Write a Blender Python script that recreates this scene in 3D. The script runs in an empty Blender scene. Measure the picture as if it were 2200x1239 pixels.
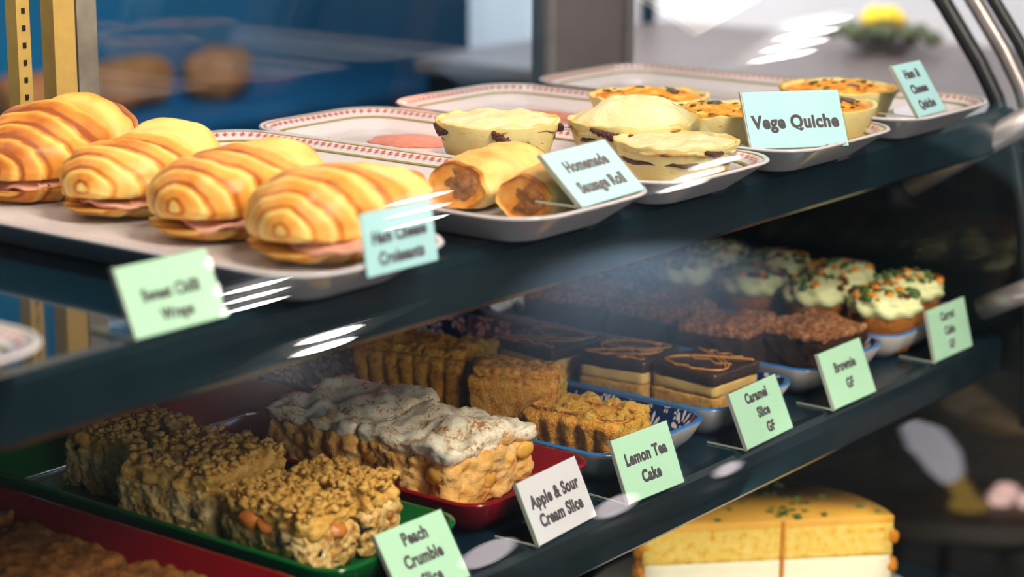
import bpy, math, random
from math import sin, cos, pi, radians, sqrt, exp
from mathutils import Vector, noise, Matrix

scene = bpy.context.scene
# ---------------------------------------------------------------- camera, world, exposure
cam_data = bpy.data.cameras.new('camera'); cam = bpy.data.objects.new('camera', cam_data)
scene.collection.objects.link(cam); scene.camera = cam
YAW, PITCH, ROLL = radians(52.5), radians(13.35), radians(.32)
fwd = Vector((sin(YAW)*cos(PITCH), cos(YAW)*cos(PITCH), -sin(PITCH)))
rgt = Vector((cos(YAW), -sin(YAW), 0)); upv = rgt.cross(fwd)
R_ = rgt*cos(ROLL)+upv*sin(ROLL); U_ = -rgt*sin(ROLL)+upv*cos(ROLL)
cam.matrix_world = Matrix(((R_.x, U_.x, -fwd.x, 0), (R_.y, U_.y, -fwd.y, 0), (R_.z, U_.z, -fwd.z, 1.42), (0, 0, 0, 1)))
cam_data.sensor_width = 36; cam_data.lens = 4500/2200*36
cam_data.clip_start = .01
cam_data.dof.use_dof = True; cam_data.dof.focus_distance = 1.47; cam_data.dof.aperture_fstop = 4.9

W = bpy.data.worlds.new('world'); scene.world = W; W.use_nodes = True
W.node_tree.nodes['Background'].inputs[0].default_value = (.30, .50, .58, 1)
W.node_tree.nodes['Background'].inputs[1].default_value = .42

def area(name, loc, target, size, size_y, power, color):
    l = bpy.data.lights.new(name, 'AREA'); l.shape = 'RECTANGLE'; l.size = size; l.size_y = size_y
    l.energy = power; l.color = color
    o = bpy.data.objects.new(name, l); scene.collection.objects.link(o)
    o.location = loc; o.rotation_euler = (Vector(target)-Vector(loc)).to_track_quat('-Z', 'X').to_euler()
    return o
def spot(name, loc, target, power, color, angle, blend=1.0, r=.05):
    l = bpy.data.lights.new(name, 'SPOT'); l.energy = power; l.color = color
    l.spot_size = radians(angle); l.spot_blend = blend; l.shadow_soft_size = r
    o = bpy.data.objects.new(name, l); scene.collection.objects.link(o)
    o.location = loc; o.rotation_euler = (Vector(target)-Vector(loc)).to_track_quat('-Z', 'Y').to_euler()
    return o
# café light in front of the case, the case's own canopy strip, the kitchen's light, glow lamp inside the case's back
area('cafe_light', (.75, -.45, 2.55), (1.1, .85, 1.0), 1.2, .25, 66, (1, .88, .70))
area('cafe_window', (-.6, -3.0, 1.7), (1.1, .9, 1.0), 2.6, 1.6, 55, (1, .97, .90))  # added soft fill from the café side, not an actual window
area('deck_light', (1.25, .80, .896), (1.45, .93, .74), .03, .9, 1.3, (1, .9, .7)).rotation_euler.rotate_axis('Z', 0)  # added fill under the lower shelf that brightens the layer cake
area('heat_lamp', (1.28, 1.18, 1.36), (1.2, .95, 1.17), .5, .03, .14, (1, .30, .16))
area('canopy_light', (1.05, 1.02, 1.49), (1.0, .93, 1.15), .18, 1.5, 2.3, (1, .88, .72))
area('kitchen_light', (2.3, 1.9, 2.6), (2.9, 4.0, .9), 1.6, .8, 105, (.95, .97, 1))
area('warming_light', (1.35, 1.17, 1.11), (1.25, .85, .95), .6, .03, .22, (1, .25, .12))
spot('wall_spot', (6.9, -2.2, 3.0), (6.7, -3.3, 2.1), 620, (.60, .82, 1), 78)  # added; its patch on the café wall mirrors as haze in the glass
scene.view_settings.view_transform = 'Standard'; scene.view_settings.look = 'None'
scene.view_settings.exposure = 0; scene.view_settings.gamma = 1; scene.view_settings.use_curve_mapping = False
scene.cycles.use_denoising = True
scene.cycles.max_bounces = 10; scene.cycles.transparent_max_bounces = 24
scene.cycles.glossy_bounces = 5; scene.cycles.diffuse_bounces = 3
scene.cycles.sample_clamp_indirect = 6; scene.cycles.caustics_reflective = False; scene.cycles.caustics_refractive = False

UP, LO = 1.15, .943          # tops of the two shelves
rng = random.Random(7)

# ---------------------------------------------------------------- materials
def srgb(r, g, b):
    f = lambda c: (c/255/12.92) if c <= 10 else ((c/255+.055)/1.055)**2.4
    return (f(r), f(g), f(b), 1)
class NT:
    def __init__(s, name):
        s.m = bpy.data.materials.new(name); s.m.use_nodes = True; s.t = s.m.node_tree
        s.b = s.t.nodes['Principled BSDF']; s.out = s.t.nodes['Material Output']
    def n(s, ty, **k):
        x = s.t.nodes.new(ty)
        for a, v in k.items(): setattr(x, a, v)
        return x
    def l(s, a, b): s.t.links.new(a, b)
    def noise(s, scale, detail=4, rough=.6, dist=0):
        tc = s.n('ShaderNodeTexCoord'); x = s.n('ShaderNodeTexNoise')
        x.inputs['Scale'].default_value = scale; x.inputs['Detail'].default_value = detail
        x.inputs['Roughness'].default_value = rough; x.inputs['Distortion'].default_value = dist
        s.l(tc.outputs['Object'], x.inputs['Vector']); return x.outputs['Fac']
    def ramp(s, fac, stops):
        r = s.n('ShaderNodeValToRGB'); e = r.color_ramp.elements
        while len(e) < len(stops): e.new(.5)
        for i, (p, c) in enumerate(stops): e[i].position = p; e[i].color = c
        s.l(fac, r.inputs[0]); return r.outputs[0]
    def mix(s, fac, a, b, mode='MIX'):
        x = s.n('ShaderNodeMix', data_type='RGBA', blend_type=mode)
        for v, i in ((fac, 0), (a, 6), (b, 7)):
            if hasattr(v, 'is_output'): s.l(v, x.inputs[i])
            else: x.inputs[i].default_value = v
        return x.outputs[2]
    def math(s, op, a, b=0, c=0):
        x = s.n('ShaderNodeMath', operation=op)
        for i, v in enumerate((a, b, c)):
            if hasattr(v, 'is_output'): s.l(v, x.inputs[i])
            else: x.inputs[i].default_value = v
        return x.outputs[0]
    def attr(s, name):
        x = s.n('ShaderNodeAttribute'); x.attribute_name = name; return x.outputs['Fac']
    def bump(s, h, strength=.3, dist=.001):
        b = s.n('ShaderNodeBump'); b.inputs['Strength'].default_value = strength; b.inputs['Distance'].default_value = dist
        s.l(h, b.inputs['Height']); s.l(b.outputs[0], s.b.inputs['Normal'])
    def fin(s, col=None, rough=.5, spec=.5, metal=0, sss=0, coat=0):
        if col is not None:
            if hasattr(col, 'is_output'): s.l(col, s.b.inputs['Base Color'])
            else: s.b.inputs['Base Color'].default_value = col
        if hasattr(rough, 'is_output'): s.l(rough, s.b.inputs['Roughness'])
        else: s.b.inputs['Roughness'].default_value = rough
        s.b.inputs['Specular IOR Level'].default_value = spec; s.b.inputs['Metallic'].default_value = metal
        s.b.inputs['Coat Weight'].default_value = coat
        if sss:
            s.b.inputs['Subsurface Weight'].default_value = sss; s.b.inputs['Subsurface Scale'].default_value = .004
        return s.m
def plain(name, col, rough=.5, spec=.5, metal=0, var=.12, scale=60, coat=0):
    t = NT(name); f = t.noise(scale)
    d = tuple(c*(1-var) for c in col[:3])+(1,); b = tuple(min(1, c*(1+var)) for c in col[:3])+(1,)
    return t.fin(t.ramp(f, [(.3, d), (.7, b)]), rough, spec, metal, coat=coat)
def bready(name, stops, scale=120, bump=.5, rough=.65, bdist=.0015, detail=5, spec=.3, coat=0):
    t = NT(name); f = t.noise(scale, detail); t.bump(t.noise(scale*3.2, 4), bump, bdist)
    return t.fin(t.ramp(f, stops), rough, spec, coat=coat)
def baked(name, stops, nscale=90, nmix=.35, bump=.25, rough=.45, spec=.4):
    """colour follows how strongly each place of the crust is baked (a per-vertex value) and some mottling"""
    t = NT(name); a = t.attr('bake'); f = t.noise(nscale, 5)
    v = t.math('ADD', a, t.math('MULTIPLY', t.math('SUBTRACT', f, .5), nmix*2))
    t.bump(t.noise(nscale*4, 4), bump, .001)
    return t.fin(t.ramp(v, stops), rough, spec)
def glass(name, tint=(1, 1, 1, 1), f0=.04, rough=0.0, mult=1.0):
    t = NT(name); g = t.n('ShaderNodeNewGeometry')
    dp = t.n('ShaderNodeVectorMath', operation='DOT_PRODUCT'); t.l(g.outputs['Normal'], dp.inputs[0]); t.l(g.outputs['Incoming'], dp.inputs[1])
    c = t.math('ABSOLUTE', dp.outputs['Value']); k = t.math('POWER', t.math('SUBTRACT', 1, c), 5)
    fr = t.math('MULTIPLY', t.math('MULTIPLY_ADD', k, 1-f0, f0), mult)
    tr = t.n('ShaderNodeBsdfTransparent'); tr.inputs[0].default_value = tint
    gl = t.n('ShaderNodeBsdfGlossy'); gl.inputs['Roughness'].default_value = rough
    mx = t.n('ShaderNodeMixShader'); t.l(fr, mx.inputs[0]); t.l(tr.outputs[0], mx.inputs[1]); t.l(gl.outputs[0], mx.inputs[2])
    t.l(mx.outputs[0], t.out.inputs[0]); return t.m
def glow(name, col, strength):
    t = NT(name); e = t.n('ShaderNodeEmission'); e.inputs[0].default_value = col; e.inputs[1].default_value = strength
    t.l(e.outputs[0], t.out.inputs[0]); return t.m

M = {}
M['pane'] = glass('clear_glass')
M['door_pane'] = glass('smoky_door_glass', (.84, .92, .97, 1), .06)
M['acrylic'] = glass('clear_acrylic', (.97, .99, .98, 1), .045)
M['shelf'] = plain('dark_glossy_shelf', srgb(8, 34, 48), .07, .6, var=.3, scale=8)
M['rail'] = plain('dark_blue_green_rail', srgb(15, 34, 42), .24, .5, var=.25, scale=14)
M['case_dark'] = plain('black_case_panel', srgb(16, 22, 23), .45, .3)
M['steel'] = plain('brushed_aluminium', srgb(165, 158, 160), .35, .5, .6, var=.15, scale=40)
M['gasket'] = plain('black_rubber_gasket', srgb(26, 30, 32), .4, .4)
M['cream_metal'] = plain('cream_painted_metal', srgb(186, 154, 84), .5, .4, var=.1, scale=60)
M['worn_metal'] = plain('worn_grey_metal', srgb(128, 122, 112), .5, .4, .2, var=.35, scale=30)
M['hole'] = plain('dark_slot_hole', srgb(30, 26, 20), .7, .2)
M['china'] = plain('white_glazed_china', srgb(206, 202, 210), .14, .5, var=.02, scale=20)
M['star_red'] = plain('orange_red_glaze', srgb(205, 78, 48), .25, .5)
M['line_olive'] = plain('olive_gold_glaze', srgb(150, 140, 70), .25, .5)
M['sauce'] = bready('greasy_red_stain', [(.3, srgb(190, 96, 76)), (.7, srgb(222, 150, 130))], 160, .3, .3)
M['green_glaze'] = plain('green_glaze', srgb(12, 92, 42), .16, .5, var=.15, scale=20)
M['red_glaze'] = plain('dark_red_glaze', srgb(126, 18, 26), .16, .5, var=.15, scale=20)
M['white_glaze'] = plain('off_white_glaze', srgb(205, 200, 200), .22, .5, var=.04)
M['blue_rim'] = plain('bright_blue_glaze', srgb(46, 112, 180), .2, .5, var=.15)
M['card_green'] = plain('pale_green_card', srgb(200, 244, 216), .55, .3, var=.02, scale=20)
M['card_blue'] = plain('pale_blue_card', srgb(192, 238, 252), .55, .3, var=.02, scale=20)
M['card_white'] = plain('white_card', srgb(238, 232, 244), .55, .3, var=.02, scale=20)
M['edge'] = plain('pale_acrylic_edge', srgb(170, 180, 170), .3, .5, var=.05)
M['ink'] = plain('dark_grey_ink', srgb(84, 74, 82), .7, .2, var=.05)

def daisy_glaze():
    """dark blue glaze with white daisies and small leaves, laid out in the dish's own plane"""
    t = NT('blue_daisy_glaze'); tc = t.n('ShaderNodeTexCoord')
    fl = t.n('ShaderNodeVectorMath', operation='MULTIPLY'); fl.inputs[1].default_value = (1, 1, 0)
    t.l(tc.outputs['Object'], fl.inputs[0])
    def layer(scale, petals, r0, r1, off):
        ad = t.n('ShaderNodeVectorMath', operation='ADD'); ad.inputs[1].default_value = off; t.l(fl.outputs[0], ad.inputs[0])
        sc_ = t.n('ShaderNodeVectorMath', operation='SCALE'); sc_.inputs['Scale'].default_value = scale; t.l(ad.outputs[0], sc_.inputs[0])
        v = t.n('ShaderNodeTexVoronoi', voronoi_dimensions='2D'); v.inputs['Scale'].default_value = 1; v.inputs['Randomness'].default_value = .55
        t.l(sc_.outputs[0], v.inputs['Vector'])
        sb = t.n('ShaderNodeVectorMath', operation='SUBTRACT'); t.l(sc_.outputs[0], sb.inputs[0]); t.l(v.outputs['Position'], sb.inputs[1])
        sp = t.n('ShaderNodeSeparateXYZ'); t.l(sb.outputs[0], sp.inputs[0])
        ang = t.math('ARCTAN2', sp.outputs[1], sp.outputs[0])
        pet = t.math('COSINE', t.math('MULTIPLY', ang, petals))
        r = v.outputs['Distance']
        outer = t.math('LESS_THAN', r, t.math('MULTIPLY_ADD', pet, r1*.22, r1*.82))
        inner = t.math('GREATER_THAN', r, r0); gap = t.math('GREATER_THAN', pet, -.05)
        dot = t.math('LESS_THAN', r, r0*.42)
        return t.math('MAXIMUM', t.math('MULTIPLY', t.math('MULTIPLY', outer, inner), gap), dot)
    m = t.math('MAXIMUM', layer(44, 9, .13, .36, (0, 0, 0)), layer(84, 5, .08, .22, (.013, .021, 0)))
    return t.fin(t.mix(m, srgb(12, 34, 74), srgb(190, 180, 186)), .2, .45)
M['daisy'] = daisy_glaze()

M['croissant'] = baked('croissant_crust', [(.0, srgb(246, 214, 128)), (.35, srgb(238, 178, 82)), (.7, srgb(214, 130, 46)), (1, srgb(150, 76, 26))], 55, .36, .3, .42)
M['ham'] = bready('pink_ham', [(.3, srgb(214, 138, 118)), (.7, srgb(236, 188, 166))], 90, .2, .4)
M['cheese'] = bready('pale_melted_cheese', [(.3, srgb(226, 196, 110)), (.7, srgb(240, 224, 160))], 90, .2, .4)
M['sausage_pastry'] = baked('sausage_roll_pastry', [(.0, srgb(242, 226, 172)), (.45, srgb(234, 196, 112)), (.8, srgb(208, 132, 48)), (1, srgb(128, 66, 24))], 45, .5, .3, .45)
M['sausage_meat'] = bready('brown_sausage_filling', [(.3, srgb(104, 62, 32)), (.7, srgb(176, 120, 68))], 220, .6, .6)
M['pie_crust'] = baked('pale_pie_crust', [(.0, srgb(220, 208, 150)), (.5, srgb(212, 184, 106)), (.8, srgb(196, 138, 58)), (1, srgb(120, 66, 34))], 75, .45, .5, .6)
M['pie_lid'] = baked('flaky_pie_lid', [(.0, srgb(222, 214, 176)), (.55, srgb(216, 198, 136)), (.8, srgb(212, 150, 66)), (1, srgb(96, 48, 30))], 60, .62, 1.0, .55)
M['pie_filling'] = bready('burnt_dark_filling', [(.3, srgb(52, 30, 34)), (.7, srgb(98, 58, 50))], 160, .6, .35)
M['quiche_top'] = bready('golden_quiche_filling', [(.30, srgb(112, 104, 44)), (.40, srgb(214, 128, 40)), (.52, srgb(238, 160, 58)), (.68, srgb(244, 206, 116))], 70, .7, .45)
M['herb'] = plain('dark_green_herb', srgb(62, 82, 34), .6, .3, var=.4, scale=200)
M['mushroom'] = plain('grey_mushroom', srgb(92, 84, 84), .5, .3, var=.3, scale=200)
M['crumble'] = bready('golden_crumble', [(.25, srgb(172, 116, 44)), (.5, srgb(218, 170, 84)), (.75, srgb(236, 200, 122))], 150, .8, .75, .0015)
M['crumble_cake'] = bready('crumble_cake_base', [(.30, srgb(158, 98, 34)), (.46, srgb(218, 176, 104)), (.7, srgb(238, 214, 158))], 110, 1.0, .7, .002)
M['berry'] = plain('dark_berry', srgb(44, 42, 48), .45, .4, var=.4, scale=150)
M['peach'] = plain('orange_peach_chunk', srgb(182, 108, 44), .35, .5, var=.2, scale=120)
M['apple_pastry'] = bready('apple_slice_filling', [(.25, srgb(204, 132, 52)), (.5, srgb(230, 180, 102)), (.8, srgb(240, 214, 160))], 55, .6, .5, .003)
M['apple_chunk'] = plain('soft_apple_chunk', srgb(232, 176, 76), .35, .5, var=.2, scale=100)
def cinnamon_cream():
    t = NT('cinnamon_dusted_cream'); f = t.noise(75, 6, .72); g = t.noise(420, 3, .7)
    v = t.math('ADD', t.math('MULTIPLY', f, .62), t.math('MULTIPLY', g, .38)); t.bump(t.noise(160, 4), .5, .0015)
    h = t.noise(26, 3, .5)
    amb = t.ramp(h, [(.56, (0, 0, 0, 1)), (.64, (1, 1, 1, 1))])
    return t.fin(t.mix(t.math('MULTIPLY', amb, .75), t.ramp(v, [(.44, srgb(238, 234, 218)), (.53, srgb(228, 214, 186)), (.60, srgb(176, 122, 78)), (.72, srgb(110, 64, 38))]), srgb(226, 164, 72)), .5, .4)
M['cinnamon'] = cinnamon_cream()
M['lemon_crust'] = bready('brown_cake_crust', [(.30, srgb(150, 88, 20)), (.44, srgb(220, 146, 46)), (.70, srgb(244, 192, 88))], 190, 1.0, .7, .002)
M['lemon_crumb'] = bready('yellow_cake_crumb', [(.30, srgb(200, 128, 24)), (.44, srgb(242, 180, 56)), (.70, srgb(252, 218, 116))], 210, 1.0, .8, .004)
M['shortbread'] = bready('shortbread_base', [(.25, srgb(176, 124, 52)), (.75, srgb(222, 178, 96))], 240, .8, .8)
M['caramel'] = bready('caramel_layer', [(.3, srgb(206, 168, 92)), (.7, srgb(226, 194, 122))], 60, .2, .35)
M['chocolate'] = bready('dark_chocolate_top', [(.3, srgb(40, 26, 20)), (.7, srgb(66, 44, 32))], 60, .15, .25, spec=.5)
M['drizzle'] = plain('golden_drizzle', srgb(190, 130, 48), .35, .5, var=.2)
M['brownie'] = bready('brownie_crumb', [(.25, srgb(38, 24, 18)), (.75, srgb(72, 44, 30))], 200, .9, .7, .0025)
M['brownie_top'] = bready('crackled_brownie_top', [(.34, srgb(92, 50, 28)), (.48, srgb(176, 108, 62)), (.64, srgb(226, 176, 130))], 260, 1.0, .34, .003, 6, .5)
M['cup_cake'] = bready('carrot_cake_crumb', [(.25, srgb(120, 66, 22)), (.75, srgb(186, 116, 44))], 240, .9, .8)
M['frosting'] = plain('cream_cheese_frosting', srgb(228, 232, 176), .45, .4, var=.06, scale=60)
M['nut_orange'] = plain('orange_apricot_bits', srgb(226, 142, 28), .5, .4, var=.25, scale=150)
M['nut_dark'] = plain('dark_red_bits', srgb(96, 44, 22), .5, .4, var=.25, scale=150)
M['nut_green'] = plain('green_seed_bits', srgb(74, 104, 48), .5, .4, var=.25, scale=150)
M['muesli'] = bready('muesli_slice', [(.25, srgb(84, 52, 24)), (.5, srgb(140, 88, 36)), (.75, srgb(190, 128, 56))], 95, 1.0, .7, .003)
M['sponge'] = bready('yellow_sponge', [(.30, srgb(214, 146, 36)), (.44, srgb(238, 198, 86)), (.7, srgb(247, 224, 136))], 130, .9, .8, .002)
M['glaze_yellow'] = plain('yellow_glaze', srgb(232, 176, 74), .3, .5, var=.08, scale=30)
M['cream'] = plain('white_cream', srgb(236, 234, 208), .5, .4, var=.04, scale=60)
M['sponge_crust'] = bready('orange_sponge_crust', [(.3, srgb(186, 106, 24)), (.7, srgb(226, 156, 48))], 140, .9, .7)

M['grey_panel'] = plain('dark_grey_steel', srgb(104, 98, 104), .4, .4, var=.15, scale=6)
# ---------------------------------------------------------------- mesh helpers
def link(o, parent=None):
    scene.collection.objects.link(o)
    if parent is not None: o.parent = parent
    return o
def mesh(name, geo, mat, parent=None, loc=None, rotz=0, smooth=True, bake=None):
    v, f = geo
    me = bpy.data.meshes.new(name); me.from_pydata([tuple(p) for p in v], [], f); me.update()
    if smooth: me.polygons.foreach_set('use_smooth', [True]*len(me.polygons))
    if bake is not None:
        a = me.attributes.new('bake', 'FLOAT', 'POINT'); a.data.foreach_set('value', bake)
    me.materials.append(M[mat] if isinstance(mat, str) else mat)
    o = bpy.data.objects.new(name, me); link(o, parent)
    if loc is not None: o.location = loc
    o.rotation_euler.z = rotz
    return o
def thing(name, label, cat, loc=(0, 0, 0), rotz=0, group=None):
    o = bpy.data.objects.new(name, None); o.empty_display_size = .02; link(o)
    o.location = loc; o.rotation_euler.z = rotz
    tag(o, label, cat, group); return o
def tag(o, label, cat, group=None):
    o['label'] = label; o['category'] = cat
    if group: o['group'] = group
    return o
def join(*gs):
    V, F = [], []
    for v, f in gs:
        n = len(V); V += [tuple(p) for p in v]; F += [tuple(i+n for i in q) for q in f]
    return V, F
def move(g, d, rz=0, s=(1, 1, 1)):
    c, sn = cos(rz), sin(rz)
    return [(x*s[0]*c-y*s[1]*sn+d[0], x*s[0]*sn+y*s[1]*c+d[1], z*s[2]+d[2]) for x, y, z in g[0]], g[1]
def box(x0, y0, z0, x1, y1, z1):
    v = [(x, y, z) for z in (z0, z1) for y in (y0, y1) for x in (x0, x1)]
    return v, [(0, 2, 3, 1), (4, 5, 7, 6), (0, 1, 5, 4), (2, 6, 7, 3), (0, 4, 6, 2), (1, 3, 7, 5)]
def rbox(w, d, h, r=.004, n=10, nz=None):
    """rounded box standing on z = 0, centred in x and y, finely divided"""
    idx = {}; V = []; F = []; nz = nz or n
    N = (n, n, nz); S = (w, d, h)
    def vid(i, j, k):
        if (i, j, k) not in idx:
            p = Vector((S[0]*(i/N[0]-.5), S[1]*(j/N[1]-.5), S[2]*(k/N[2]-.5)))
            q = Vector([max(-S[a]/2+r, min(S[a]/2-r, p[a])) for a in range(3)])
            e = p-q
            if e.length > 1e-9: p = q+e.normalized()*r
            idx[(i, j, k)] = len(V); V.append((p.x, p.y, p.z+h/2))
        return idx[(i, j, k)]
    for i in range(N[0]):
        for j in range(N[1]):
            F.append((vid(i, j, 0), vid(i, j+1, 0), vid(i+1, j+1, 0), vid(i+1, j, 0)))
            F.append((vid(i, j, nz), vid(i+1, j, nz), vid(i+1, j+1, nz), vid(i, j+1, nz)))
    for i in range(N[0]):
        for k in range(nz):
            F.append((vid(i, 0, k), vid(i+1, 0, k), vid(i+1, 0, k+1), vid(i, 0, k+1)))
            F.append((vid(i, n, k), vid(i, n, k+1), vid(i+1, n, k+1), vid(i+1, n, k)))
    for j in range(N[1]):
        for k in range(nz):
            F.append((vid(0, j, k), vid(0, j, k+1), vid(0, j+1, k+1), vid(0, j+1, k)))
            F.append((vid(n, j, k), vid(n, j+1, k), vid(n, j+1, k+1), vid(n, j, k+1)))
    return V, F
def roughen(g, amp, scale, seed, floor=True, top=0, tscale=0, zmin=0):
    """push vertices along their normals by fractal noise; the underside stays flat"""
    V, F = g; nr = [Vector() for _ in V]; P = [Vector(p) for p in V]
    for f in F:
        a = (P[f[1]]-P[f[0]]).cross(P[f[2]]-P[f[0]])
        if a.length < 1e-14 and len(f) > 3: a = (P[f[2]]-P[f[0]]).cross(P[f[3]]-P[f[0]])
        for i in f: nr[i] += a
    o = Vector((seed*3.17, seed*1.31, seed*7.7)); out = []
    zt = max(p.z for p in P)
    for p, n in zip(P, nr):
        n = n.normalized() if n.length > 0 else Vector((0, 0, 1))
        d = noise.fractal(p*scale+o, .9, 2.1, 4)*amp
        if top and n.z > .3: d += (noise.fractal(p*tscale+o*2, .9, 2.1, 3))*top*n.z
        q = p+n*d
        if floor and p.z < 1e-5: q.z = 0
        q.z = max(q.z, zmin)
        out.append(q)
    return [tuple(q) for q in out], F
_ico = None
def blob(c, r, seed, amp=.3, sq=(1, 1, 1)):
    global _ico
    if _ico is None:
        import bmesh
        b = bmesh.new(); bmesh.ops.create_icosphere(b, subdivisions=2, radius=1); b.verts.ensure_lookup_table()
        _ico = ([v.co.copy() for v in b.verts], [tuple(v.index for v in f.verts) for f in b.faces]); b.free()
    o = Vector((seed*1.7, seed*.37, seed*2.9)); V = []
    for p in _ico[0]:
        k = r*(1+amp*noise.noise(p*1.6+o))
        V.append((c[0]+p.x*k*sq[0], c[1]+p.y*k*sq[1], c[2]+p.z*k*sq[2]))
    return V, _ico[1]
def tube(pts, r, n=8, closed=False):
    V, F = [], []; m = len(pts); P = [Vector(p) for p in pts]; up = Vector((0, 0, 1))
    for i, p in enumerate(P):
        t = (P[min(i+1, m-1)]-P[max(i-1, 0)]).normalized()
        a = t.cross(up)
        if a.length < 1e-4: a = t.cross(Vector((1, 0, 0)))
        a.normalize(); b = a.cross(t); rr = r[i] if isinstance(r, (list, tuple)) else r
        for k in range(n):
            q = p+(a*cos(2*pi*k/n)+b*sin(2*pi*k/n))*rr; V.append(tuple(q))
    for i in range(m-1):
        for k in range(n):
            k2 = (k+1) % n; F.append((i*n+k, i*n+k2, (i+1)*n+k2, (i+1)*n+k))
    F.append(tuple(range(n-1, -1, -1))); F.append(tuple((m-1)*n+k for k in range(n)))
    return V, F
def rring(w, d, r, per=8, st=10):
    """points round a rounded rectangle"""
    P = []; hw, hd = w/2-r, d/2-r
    cs = [(hw, hd, 0), (-hw, hd, pi/2), (-hw, -hd, pi), (hw, -hd, 3*pi/2)]
    for q in range(4):
        cx, cy, a0 = cs[q]
        for k in range(per+1):
            a = a0+pi/2*k/per; P.append((cx+r*cos(a), cy+r*sin(a)))
        nx, ny, a1 = cs[(q+1) % 4]; s = P[-1]; e = (nx+r*cos(a1), ny+r*sin(a1))
        for k in range(1, st):
            t = k/st; P.append((s[0]+(e[0]-s[0])*t, s[1]+(e[1]-s[1])*t))
    return P
def loft(w, d, r, prof, cap0=True, cap1=True, bow=0):
    """prof: (inset, z) pairs; rings of a rounded rectangle"""
    V, F = [], []; n = 0
    for ins, z in prof:
        ring = rring(w-2*ins, d-2*ins, max(.004, r-ins*.6))
        n = len(ring)
        for x, y in ring: V.append((x*(1+bow*cos(pi*y/d)), y*(1+bow*cos(pi*x/w)), z))
    for i in range(len(prof)-1):
        for k in range(n):
            k2 = (k+1) % n; F.append((i*n+k, i*n+k2, (i+1)*n+k2, (i+1)*n+k))
    if cap0: F.append(tuple(range(n-1, -1, -1)))
    if cap1: F.append(tuple((len(prof)-1)*n+k for k in range(n)))
    return V, F
def revolve(prof, n=64, fr=None):
    V, F = [], []
    for i, (r, z) in enumerate(prof):
        for k in range(n):
            a = 2*pi*k/n; rr, zz = (r, z) if fr is None else fr(r, z, a, i)
            V.append((rr*cos(a), rr*sin(a), zz))
    for i in range(len(prof)-1):
        for k in range(n):
            k2 = (k+1) % n; F.append((i*n+k, i*n+k2, (i+1)*n+k2, (i+1)*n+k))
    F.append(tuple(range(n-1, -1, -1))); F.append(tuple((len(prof)-1)*n+k for k in range(n)))
    return V, F

# ---------------------------------------------------------------- the room
def struct(name, geo, mat, loc=None):
    o = mesh(name, geo, mat, None, loc, smooth=False); o['kind'] = 'structure'; return o
M['floor'] = plain('grey_floor', srgb(96, 92, 92), .5, .4, var=.15, scale=4)
M['ceiling'] = plain('grey_ceiling', srgb(150, 146, 146), .8, .2, var=.05, scale=3)
M['blue_wall'] = plain('deep_blue_wall', srgb(6, 92, 128), .6, .3, var=.2, scale=2)
M['cafe_wall'] = plain('grey_cafe_wall', srgb(140, 140, 146), .8, .2, var=.1, scale=2)
struct('floor', box(-3, -3.4, -.05, 10, 4.2, 0), 'floor')
struct('ceiling', box(-3, -3.4, 3.2, 10, 4.2, 3.25), 'ceiling')
struct('wall_back', box(-3, 4.1, 0, 10, 4.2, 3.2), 'blue_wall')
struct('wall_front', box(-3, -3.4, 0, 10, -3.3, 3.2), 'cafe_wall')

# ---------------------------------------------------------------- display case
X0, X1 = .15, 1.74
case = thing('display_case', 'glass bakery display case with two dark glossy shelves behind a curved front pane', 'display case', ((X0+X1)/2, .95, 0))
off = -Vector(case.location)
def part(name, geo, mat, parent=case, smooth=False):
    d = off if parent is case else Vector((0, 0, 0))
    return mesh(name, move(geo, d), mat, parent, smooth=smooth)
YC, ZC, RR = 1.255, .93, .6
def gprof(th):
    r = RR-th; P = [(YC-r, .70), (YC-r, .82)]
    return P+[(YC-r*cos(a), ZC+r*sin(a)) for a in [radians(88)*k/96 for k in range(97)]]
def pane_geo(x0, x1):
    o_, i_ = gprof(0), gprof(.003); n = len(o_); V = []; F = []
    for _ in (0, 1):                    # faces first, then edges on vertices of their own
        for x in (x0, x1): V += [(x, y, z) for y, z in o_]+[(x, y, z) for y, z in i_]
    q = 4*n
    for k in range(n-1):
        F.append((k, 2*n+k, 2*n+k+1, k+1)); F.append((n+k, n+k+1, 3*n+k+1, 3*n+k))
        F.append((q+k, q+k+1, q+n+k+1, q+n+k)); F.append((q+2*n+k, q+3*n+k, q+3*n+k+1, q+2*n+k+1))
    F.append((q, q+n, q+3*n, q+2*n)); F.append((q+n-1, q+3*n-1, q+4*n-1, q+2*n-1)); return V, F
part('curved_front_glass', pane_geo(X0, 2.05), 'pane', smooth=True)
for z in (UP, LO):
    sh = part('shelf', box(X0, .778, z-.012, X1-.006, 1.19, z), 'shelf')
    # a rounded rail along the front edge
    rp = [(.778, z), (.772, z-.001), (.7685, z-.005), (.768, z-.014), (.769, z-.034), (.773, z-.038), (.788, z-.038), (.788, z-.012), (.778, z-.012)]
    V = [(x, y, zz) for x in (X0, X1-.006) for y, zz in rp]; n = len(rp)
    F = [(k, k+n, (k+1) % n+n, (k+1) % n) for k in range(n)]+[tuple(range(n)), tuple(range(2*n-1, n-1, -1))]
    mesh('shelf_rail', move((V, F), off), 'rail', sh, smooth=False)
part('deck', box(X0, .68, .66, X1, 1.19, .70), 'shelf')
part('base_cabinet', box(X0, .66, .06, X1, 1.22, .655), 'case_dark')
part('plinth', box(X0+.03, .72, 0, X1-.03, 1.18, .06), 'case_dark')
part('top_board', box(X0, 1.2, 1.525, X1, 1.3, 1.545), 'steel')
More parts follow.
